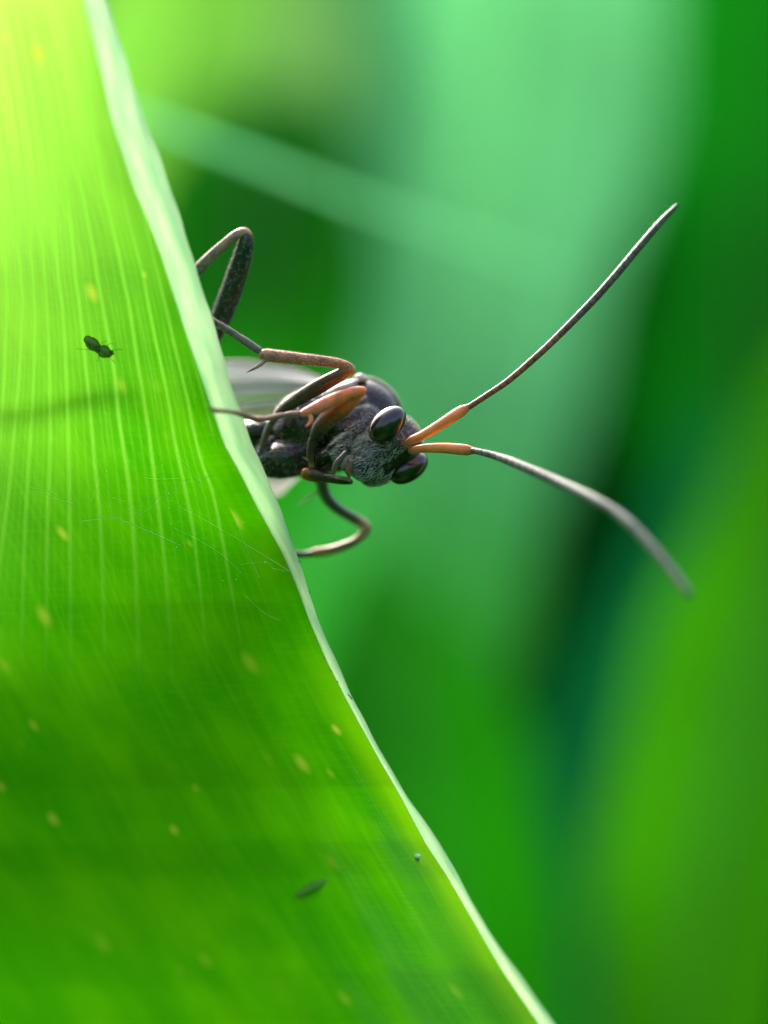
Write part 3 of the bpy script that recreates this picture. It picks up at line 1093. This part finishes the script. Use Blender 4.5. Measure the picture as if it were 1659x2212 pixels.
def build_body():
    parts = []

    def E(c, ax, rad):
        parts.append(ellipsoid(c, ax, np.array(rad)))
    hax = [HU, HL, HN]
    # head capsule
    E(hp(0.10, 0, -0.12), hax, (0.95, 0.98, 0.74))
    E(hp(-0.62, 0.0, -0.05), hax, (0.86, 0.72, 0.62))
    E(hp(-0.60, -0.42, -0.12), hax, (0.80, 0.50, 0.52))
    E(hp(-0.60, 0.36, -0.12), hax, (0.72, 0.46, 0.50))
    E(hp(0.28, 0.0, 0.30), hax, (0.42, 0.40, 0.36))         # swelling between the antennae
    E(hp(-1.25, 0.02, 0.16), hax, (0.40, 0.42, 0.40))       # clypeus
    E(hp(-0.35, 0.04, 0.40), hax, (0.55, 0.36, 0.22))       # mid-face bulge
    E(Z2.p(655, 1175, -0.15), img_axes(30), (0.30, 0.26, 0.30))      # mandible base
    E(Z2.p(560, 1020, 0.25), img_axes(35), (0.42, 0.3, 0.22))        # cheek folds
    E(Z2.p(520, 930, 0.45), img_axes(35), (0.55, 0.35, 0.14))
    # neck, pronotum, thorax
    E(Z2.p(700, 800, 1.1), img_axes(30, 20), (1.0, 0.8, 0.85))
    E(Z2.p(770, 672, 2.1), img_axes(-30, 10), (1.30, 1.2, 1.18))
    E(Z2.p(640, 640, 1.3), img_axes(40, 10), (0.85, 0.7, 0.30))
    E(Z2.p(420, 800, 2.2), img_axes(5, 10), (2.0, 1.55, 1.45))
    E(Z2.p(80, 985, 2.8), img_axes(4, 10), (1.9, 1.4, 0.98))
    E(Z2.p(520, 560, 1.9), img_axes(25, 10), (1.1, 0.9, 0.5))
    E(Z2.p(300, 620, 1.9), img_axes(20, 10), (0.8, 0.7, 0.30))
    E(Z1.p(690, 1480, 1.6), img_axes(12, 12), (1.2, 0.95, 0.64))     # pleuron bulge
    E(Z1.p(545, 1450, 1.45), img_axes(70), (0.55, 0.5, 0.36))
    E(Z1.p(800, 1430, 1.2), img_axes(50), (0.62, 0.5, 0.34))
    E(Z1.p(480, 1330, 2.3), img_axes(10), (0.9, 0.8, 0.50))
    # fore coxa and trochanter base
    E(Z2.p(380, 1100, 0.35), img_axes(42), (0.46, 0.24, 0.22))
    E(Z2.p(255, 1060, 0.25), img_axes(84), (0.42, 0.14, 0.12))
    E(Z2.p(500, 760, 0.75), img_axes(40), (0.75, 0.35, 0.22))
    # waist and abdomen, hidden behind the leaf
    E(Z1.p(300, 1330, 3.2), img_axes(-2, 15), (1.2, 0.55, 0.5))
    E(Z1.p(30, 1340, 4.6), img_axes(-4, 20), (1.6, 0.95, 0.85))
    E(Z1.p(-300, 1360, 6.2), img_axes(-4, 18), (2.0, 1.15, 1.0))
    E(Z1.p(-680, 1390, 7.9), img_axes(-6, 18), (2.1, 1.0, 0.85))
    E(Z1.p(-1020, 1420, 9.4), img_axes(-6, 18), (1.5, 0.55, 0.5))
    V, F, k = [], [], 0
    for v, f in parts:
        V += v
        F += [tuple(i + k for i in q) for q in f]
        k += len(v)
    me = bpy.data.meshes.new('tmp')
    me.from_pydata([tuple(v) for v in V], [], F)
    tmp = bpy.data.objects.new('tmp', me)
    col.objects.link(tmp)
    md = tmp.modifiers.new('r', 'REMESH')
    md.mode = 'VOXEL'
    md.voxel_size = 0.034
    sm = tmp.modifiers.new('s', 'SMOOTH')
    sm.factor = 0.5
    sm.iterations = 8
    dg = bpy.context.evaluated_depsgraph_get()
    ev = tmp.evaluated_get(dg)
    m2 = ev.to_mesh()
    nv = len(m2.vertices)
    co = np.empty(nv * 3)
    m2.vertices.foreach_get('co', co)
    co = co.reshape(-1, 3)
    no = np.empty(nv * 3)
    m2.vertices.foreach_get('normal', no)
    no = no.reshape(-1, 3)
    faces = [tuple(p.vertices) for p in m2.polygons]
    ev.to_mesh_clear()
    bpy.data.objects.remove(tmp)
    bpy.data.meshes.remove(me)
    body = make('body', co, faces, M_body, wasp)
    return body, co, no


body, bco, bno = build_body()


def head_local(p):
    d = p - HC
    return d @ HU, d @ HL, d @ HN


# compound eyes
def build_eye(c, ax, rad, name='eye'):
    V, F = ellipsoid(c, ax, np.array(rad), 48, 32)
    return make(name, V, F, M_eye, wasp)


eye_up = Z2.p(1018, 758, -0.52)
eye_lo = Z2.p(1235, 1205, 0.62)
build_eye(eye_up, [orth(HN, HU + 0.10 * HL), orth(HU, HL), HN], (0.70, 0.45, 0.46))
build_eye(eye_lo, [HU, orth(HU, HL), HN], (0.70, 0.42, 0.46))


# face hair
def pick(mask, count):
    idx = np.flatnonzero(mask)
    if len(idx) == 0:
        return idx
    return RNG.choice(idx, min(count, len(idx)), replace=False)


U_, L_, N_ = head_local(bco)
facing = bno[:, 1] < 0.25
in_head = (U_ > -1.75) & (U_ < 1.1) & (np.abs(L_) < 1.15) & (N_ > -0.55)


def outside_eye(p):
    k = np.ones(len(p), bool)
    for c in (eye_up, eye_lo):
        d = p - c
        k &= ((d @ HU) / 0.72) ** 2 + ((d @ HL) / 0.48) ** 2 + ((d @ HN) / 0.48) ** 2 > 1.0
    return k


free = outside_eye(bco)
sel = pick(in_head & facing & free & (U_ < 0.35) & ~((L_ < -0.12) & (L_ > -0.52) & (U_ > -0.75) & (N_ > 0.1)), 2300)
flow = -HU[None] * 0.9 + HL[None] * (0.7 * np.sign(L_[sel]) * np.minimum(1, np.abs(L_[sel])))[:, None]
flow += 0.5 * np.sin(bco[sel] * 3.1 + 0.4)[:, [2, 0, 1]]
strands('facial_hair', bco[sel], bno[sel], flow, M_hair, wasp, 0.16, 0.011, 0.30, 0.3)
sel = pick((U_ > 0.30) & (U_ < 1.2) & (N_ > -0.5) & (np.abs(L_) < 0.75) & free & (bno[:, 1] < 0.6) & in_head, 420)
strands('crown_hair', bco[sel], bno[sel], np.tile(HU, (len(sel), 1)) * 0.5, M_fuzz, wasp, 0.15, 0.008, 1.2, 0.4)
sel = pick(in_head & facing & free & (U_ < -0.2) & (L_ > 0.25), 260)
strands('cheek_hair', bco[sel], bno[sel], np.tile(-HU + 0.3 * HL, (len(sel), 1)), M_cheek, wasp, 0.26, 0.014, 0.25, 0.2)
# thorax pile
fxy = np.stack([829.5 + bco[:, 0] * DIST / (DIST + bco[:, 1]) / K, 1106 - bco[:, 2] * DIST / (DIST + bco[:, 1]) / K], 1)
tho = ~in_head & facing & (fxy[:, 0] > 500)
sel = pick(tho, 600)
strands('thorax_hair', bco[sel], bno[sel], np.tile(np.array([-1.0, 0, -0.35]), (len(sel), 1)), M_hair, wasp, 0.12, 0.007, 0.30, 0.3)
M_silky = simple('silky_down', (0.34, 0.30, 0.25), rough=0.35)
g1 = (fxy - np.array([378.03, 459.03])) / 0.35807
sel = pick(tho & (g1[:, 0] > 430) & (g1[:, 0] < 860) & (g1[:, 1] > 1360), 1700)
strands('pleuron_down', bco[sel], bno[sel], np.tile(np.array([-0.9, 0, -0.5]), (len(sel), 1)), M_silky, wasp, 0.09, 0.009, 0.22, 0.25)
top = ~in_head & (bno[:, 2] > 0.35) & (fxy[:, 0] > 640)
sel = pick(top, 380)
strands('thorax_fuzz', bco[sel], bno[sel], np.tile(np.array([-1.0, 0, 0.2]), (len(sel), 1)), M_fuzz, wasp, 0.11, 0.007, 0.8, 0.3)


# cream band painting in the rim light on the thorax; wing hinge
M_rim_light = cuticle('cream_rim_light', [(0, (0.62, 0.57, 0.42))], rough=0.4, attr=False)
M_hinge = cuticle('wing_hinge', [(0, (0.42, 0.36, 0.36))], rough=0.4, attr=False)
limb('rim_light_band', Z2, [(800, 268, 2.0, 10), (905, 304, 2.0, 30), (1008, 372, 2.0, 38), (1092, 455, 2.0, 38), (1160, 560, 2.0, 18)], M_rim_light, wasp, 30, 14)
limb('tegula', Z2, [(700, 290, 1.5, 50), (745, 282, 1.5, 76), (800, 300, 1.5, 44)], M_hinge, wasp, 20, 16)
limb('wing_hinge', Z2, [(420, 440, 1.1, 40), (520, 400, 0.95, 66), (620, 365, 0.95, 62), (710, 318, 1.1, 36)], M_hinge, wasp, 24, 14)

# mouthparts
limb('labial_palp', Z2, [(590, 1052, -0.35, 42), (545, 1105, -0.42, 50), (500, 1165, -0.42, 62), (470, 1245, -0.36, 44)], M_palp, wasp, 20, 12)
mp, mc, mr = limb('maxillary_palp', Z2, [(640, 1335, -0.1, 34), (590, 1312, -0.2, 34), (500, 1297, -0.25, 36), (430, 1287, -0.25, 34), (388, 1283, -0.25, 22)], M_spur, wasp, 26, 10, rings=3, ring_depth=0.25)
fuzz_on_tube('palp_hair', mc, mr, M_fuzz, mp, 90, 0.05, 0.006, 1.2)
limb('mandible', Z2, [(640, 1150, -0.42, 60), (620, 1240, -0.42, 52), (632, 1300, -0.36, 22)], M_tarsus, wasp, 16, 12)


def leg_root(name, label):
    o = bpy.data.objects.new(name, None)
    col.objects.link(o)
    o.empty_display_size = 0.001
    o.parent = wasp
    o.matrix_parent_inverse = wasp.matrix_world.inverted()
    bpy.context.view_layer.update()
    if label:
        o['label'] = label
    return o


# fore leg, folded across the chest, its foot hooked round the margin
lg = leg_root('leg', 'orange fore leg folded across the chest')
limb('trochanter', Z2, [(320, 880, -0.25, 85), (270, 900, -0.25, 85), (238, 1000, -0.15, 70), (232, 1090, -0.1, 62), (245, 1180, -0.05, 46)], M_femur_brown, lg, 24, 14)
f, c, r = limb('femur', Z2, [(275, 872, -0.35, 90), (330, 790, -0.5, 135), (440, 680, -0.68, 165), (560, 590, -0.8, 160), (660, 510, -0.86, 125), (748, 432, -0.88, 92)], M_femur_orange, lg, 44, 22)
fuzz_on_tube('femur_hair', c, r, M_fuzz, f, 180, 0.06, 0.010, 0.5)
f, c, r = limb('tibia', Z2, [(762, 418, -0.95, 82), (700, 425, -1.05, 92), (600, 455, -1.2, 104), (450, 515, -1.35, 112), (300, 590, -1.5, 112), (200, 632, -1.6, 84), (150, 645, -1.65, 58)], M_tibia_orange, lg, 44, 20)
fuzz_on_tube('tibia_hair', c, r, M_fuzz, f, 420, 0.07, 0.010, 0.6)
limb('spur', Z2, [(215, 650, -1.62, 46), (242, 705, -1.7, 40), (225, 750, -1.72, 26), (188, 782, -1.72, 8)], M_scape, lg, 20, 10)
f, c, r = limb('tarsus', Z3, [(1105, 716, -1.62, 48), (1000, 724, -1.75, 44), (880, 742, -1.95, 48), (760, 768, -2.2, 50), (665, 778, -2.4, 62), (600, 755, -2.65, 46), (520, 728, -2.85, 44), (420, 705, -3.0, 36), (320, 695, -3.1, 34), (255, 690, -3.1, 40), (225, 672, -3.05, 30)], M_tarsus, lg, 60, 14, rings=5, ring_depth=0.22)
fuzz_on_tube('tarsus_hair', c, r, M_fuzz, f, 160, 0.06, 0.006, 0.8)
limb('claw', Z3, [(232, 678, -3.05, 26), (205, 665, -3.0, 18), (190, 685, -2.9, 8)], M_tarsus, lg, 12, 8)

# middle leg, knee raised
lg = leg_root('leg', 'brown middle leg with raised reddish shin')
limb('trochanter', Z3, [(885, 695, 0.6, 58), (820, 770, 0.75, 62), (760, 880, 0.9, 60), (722, 1000, 1.0, 54), (705, 1080, 1.15, 48)], M_tarsus_dark, lg, 24, 14)
f, c, r = limb('femur', Z3, [(870, 705, 0.55, 60), (930, 660, 0.4, 88), (1050, 580, 0.1, 112), (1200, 490, -0.25, 124), (1350, 405, -0.5, 118), (1460, 345, -0.65, 102), (1530, 305, -0.7, 84)], M_femur_brown, lg, 48, 22)
fuzz_on_tube('femur_hair', c, r, M_fuzz, f, 180, 0.06, 0.010, 0.5)
f, c, r = limb('tibia', Z3, [(1545, 318, -0.75, 76), (1525, 280, -0.75, 76), (1450, 250, -0.76, 78), (1300, 226, -0.74, 84), (1100, 205, -0.7, 92), (900, 183, -0.62, 100), (765, 168, -0.55, 104), (728, 163, -0.52, 92)], M_tibia_brown, lg, 60, 20)
fuzz_on_tube('tibia_hair', c, r, M_fuzz, f, 1300, 0.075, 0.010, 0.6)
limb('spur', Z3, [(745, 205, -0.6, 38), (690, 255, -0.65, 38), (630, 292, -0.68, 28), (560, 332, -0.68, 5)], M_spur, lg, 20, 10)
f, c, r = limb('tarsus', Z4, [(1165, 1865, -0.5, 84), (1050, 1790, -0.45, 92), (900, 1690, -0.35, 92), (700, 1560, -0.2, 86), (520, 1445, -0.05, 76), (380, 1360, 0.05, 66), (150, 1240, 0.1, 60), (-60, 1150, 0.0, 56), (-180, 1120, -0.3, 50)], M_tarsus_dark, lg, 50, 16, rings=4, ring_depth=0.15)
fuzz_on_tube('tarsus_hair', c, r, M_fuzz, f, 420, 0.05, 0.009, 0.6, t1=0.6)

# hind leg, the angled knee above
lg = leg_root('leg', 'dark hind leg with its knee bent high above the back')
f, c, r = limb('femur', Z4, [(955, 300, 0.55, 120), (940, 400, 0.6, 175), (890, 600, 0.7, 215), (820, 820, 0.85, 238), (730, 1080, 1.0, 245), (630, 1340, 1.2, 238), (540, 1560, 1.4, 215), (430, 1830, 1.8, 170), (330, 2080, 2.1, 130), (260, 2450, 2.4, 130)], M_femur_dark, lg, 60, 26)
fuzz_on_tube('femur_hair', c, r, M_hair, f, 1000, 0.09, 0.011, 0.4, back=True)
f, c, r = limb('tibia', Z4, [(985, 290, 0.5, 70), (950, 262, 0.5, 88), (880, 262, 0.5, 104), (780, 318, 0.5, 108), (660, 420, 0.55, 116), (480, 580, 0.65, 126), (300, 760, 0.8, 132), (120, 950, 1.0, 130), (-150, 1250, 1.4, 115)], M_tibia_dark, lg, 60, 20)
fuzz_on_tube('tibia_hair', c, r, M_fuzz, f, 900, 0.07, 0.010, 0.5)
BK = lambda fx, fy: float(blade_depth(fx, fy)) + 0.75          # just behind the blade
limb('tarsus', Z0, [(354, 662, 1.4, 14), (300, 730, 0.8, 13), (240, 790, BK(240, 790) + 0.3, 12), (190, 815, BK(190, 815), 11), (100, 835, BK(100, 835), 10), (0, 852, BK(0, 852), 10), (-60, 858, BK(-60, 858), 8)], M_tarsus_dark, lg, 40, 12, rings=5, ring_depth=0.2)

# far legs below the chest
lg = leg_root('leg', 'bent grey and brown leg of the far side, hanging below the chest')
limb('femur', Z1, [(880, 1560, 2.4, 60), (888, 1640, 2.5, 60), (915, 1720, 2.6, 58), (985, 1790, 2.7, 54), (1070, 1840, 2.8, 54), (1135, 1880, 2.8, 54)], M_legd, lg, 40, 16)
limb('tibia', Z1, [(1150, 1892, 2.8, 50), (1148, 1918, 2.8, 52), (1100, 1972, 2.8, 42), (1020, 2012, 2.8, 46), (930, 2040, 2.8, 48), (850, 2052, 2.8, 50)], M_legd2, lg, 40, 16)
limb('tarsus', Z1, [(850, 2052, 2.8, 38), (790, 2062, 2.8, 36), (720, 2062, 2.6, 36), (640, 2050, 2.2, 34), (560, 2030, 1.9, 30)], M_tarsus_dark, lg, 30, 12, rings=4, ring_depth=0.15)
limb('spur', Z1, [(885, 1675, 2.7, 12), (820, 1715, 2.9, 11), (740, 1762, 3.1, 6)], M_tarsus_dark, lg, 14, 8)
lg = leg_root('leg', 'brown far fore leg tucked under the mouth with a small orange knee')
limb('femur', Z2, [(640, 1345, 0.35, 50), (540, 1330, 0.25, 74), (420, 1305, 0.15, 84), (300, 1275, 0.1, 80), (190, 1240, 0.05, 64)], M_femur_brown, lg, 30, 16)
limb('tibia', Z2, [(172, 1238, 0.05, 46), (170, 1290, 0.2, 44), (260, 1322, 0.5, 44), (420, 1335, 0.8, 40)], M_tibia_brown, lg, 26, 14)
limb('spur', Z2, [(222, 1135, -0.1, 18), (185, 1112, -0.16, 16), (150, 1092, -0.2, 6)], M_spur, lg, 10, 8)


# antennae
def antenna(label, scape, pedicel, flag, mat, rings):
    a = leg_root('antenna', label)
    limb('scape', Z5, scape, M_scape, a, 36, 18)
    limb('pedicel', Z5, pedicel, M_tibia_brown, a, 10, 14)
    f, c, r = limb('flagellum', Z5, flag, mat, a, rings * 6, 16, rings=rings, ring_depth=0.09)
    fuzz_on_tube('flagellum_hair', c, r, M_fuzz, f, 700, 0.035, 0.005, 0.5)


antenna('long antenna curving upward, reddish near its orange base',
        [(30, 1335, -0.35, 24), (60, 1315, -0.5, 36), (120, 1288, -0.55, 42), (200, 1240, -0.55, 46), (280, 1188, -0.5, 50), (325, 1160, -0.45, 48), (342, 1150, -0.45, 36)],
        [(346, 1148, -0.45, 26), (354, 1143, -0.45, 30), (364, 1137, -0.45, 24)],
        [(362, 1140, -0.45, 28), (450, 1082, -0.4, 27), (560, 1008, -0.35, 29), (700, 888, -0.25, 31), (820, 775, -0.15, 32), (1000, 592, 0.1, 34), (1130, 445, 0.35, 34), (1230, 325, 0.6, 32), (1350, 185, 0.9, 28), (1440, 92, 1.1, 16)],
        M_flag_red, 34)
antenna('grey antenna drooping forward from its orange base',
        [(55, 1372, -0.25, 24), (90, 1362, -0.45, 34), (150, 1356, -0.55, 41), (230, 1356, -0.65, 46), (310, 1362, -0.75, 50), (352, 1367, -0.8, 48), (370, 1368, -0.82, 36)],
        [(374, 1368, -0.85, 26), (384, 1369, -0.9, 30), (396, 1371, -0.95, 26)],
        [(392, 1370, -0.95, 27), (490, 1395, -1.4, 34), (600, 1435, -2.2, 42), (800, 1522, -3.5, 47), (1000, 1618, -4.9, 49), (1160, 1720, -5.9, 49), (1300, 1860, -6.8, 46), (1420, 2005, -7.6, 42), (1505, 2115, -8.2, 30)],
        M_flag_grey, 34)


# wings
def wing(label, outline, mat, vein_lines, bulge=0.25):
    """outline = two edges (upper, lower) from root to tip, each (frame x, y, depth)"""
    w = leg_root('wing', label)
    up, lo = outline
    n, m = 36, 9
    A = spline(np.array([Z1.p(*q) for q in up]), n)
    B = spline(np.array([Z1.p(*q) for q in lo]), n)
    V = []
    for side in (0, 1):
        for i in range(n):
            for j in range(m):
                t = j / (m - 1)
                p = A[i] * (1 - t) + B[i] * t
                p = p + np.array([0, -bulge * math.sin(math.pi * t) * 0.4 + 0.03 * math.sin(9 * t) + 0.006 * side, 0])
                V.append(p)
    V = V[:n * m]
    mem = make('membrane', V, grid_faces(n, m), mat, w)
    for t0, t1, rr in vein_lines:
        c = []
        for i in range(n):
            t = t0 + (t1 - t0) * i / (n - 1)
            c.append(A[i] * (1 - t) + B[i] * t + np.array([0, -bulge * math.sin(math.pi * t) * 0.4 + 0.03 * math.sin(9 * t), 0]))
        Vt, Ft, _ = tube_data(np.array(c), np.full(n, rr), 8)
        make('vein', Vt, Ft, M_wing_vein, w)


wing('pale whitish fore wing folded back over the body',
     ([(1010, 1052, 2.6), (900, 1000, 3.2), (720, 935, 4.0), (520, 900, 4.6), (330, 895, 5.2), (0, 930, 6.5), (-300, 1000, 8.0), (-600, 1100, 9.5)],
      [(1000, 1078, 2.5), (900, 1082, 2.8), (720, 1090, 3.2), (520, 1104, 3.6), (370, 1120, 4.0), (0, 1160, 5.2), (-300, 1180, 7.0), (-600, 1160, 9.0)]),
     M_wing, [(0.02, 0.02, 0.03), (0.97, 0.97, 0.035), (0.5, 0.62, 0.025), (0.72, 0.8, 0.02)])
wing('smoky brown hind wing beneath the whitish one',
     ([(990, 1082, 2.4), (860, 1090, 2.6), (700, 1102, 2.9), (520, 1125, 3.2), (380, 1140, 3.6), (0, 1200, 5.0), (-300, 1260, 7.0)],
      [(960, 1110, 2.2), (860, 1150, 2.3), (740, 1200, 2.5), (600, 1235, 2.8), (420, 1250, 3.3), (0, 1300, 4.8), (-300, 1320, 7.0)]),
     M_wing_brown, [(0.05, 0.05, 0.025), (0.5, 0.4, 0.02)])
wing('whitish far wing tip showing below the chest',
     ([(800, 1500, 4.8), (720, 1560, 5.2), (640, 1590, 5.6), (520, 1590, 6.2), (300, 1560, 7.5)],
      [(800, 1540, 4.8), (745, 1595, 5.2), (690, 1650, 5.6), (610, 1712, 6.2), (330, 1760, 7.5)]),
     M_wing, [(0.03, 0.03, 0.03)])
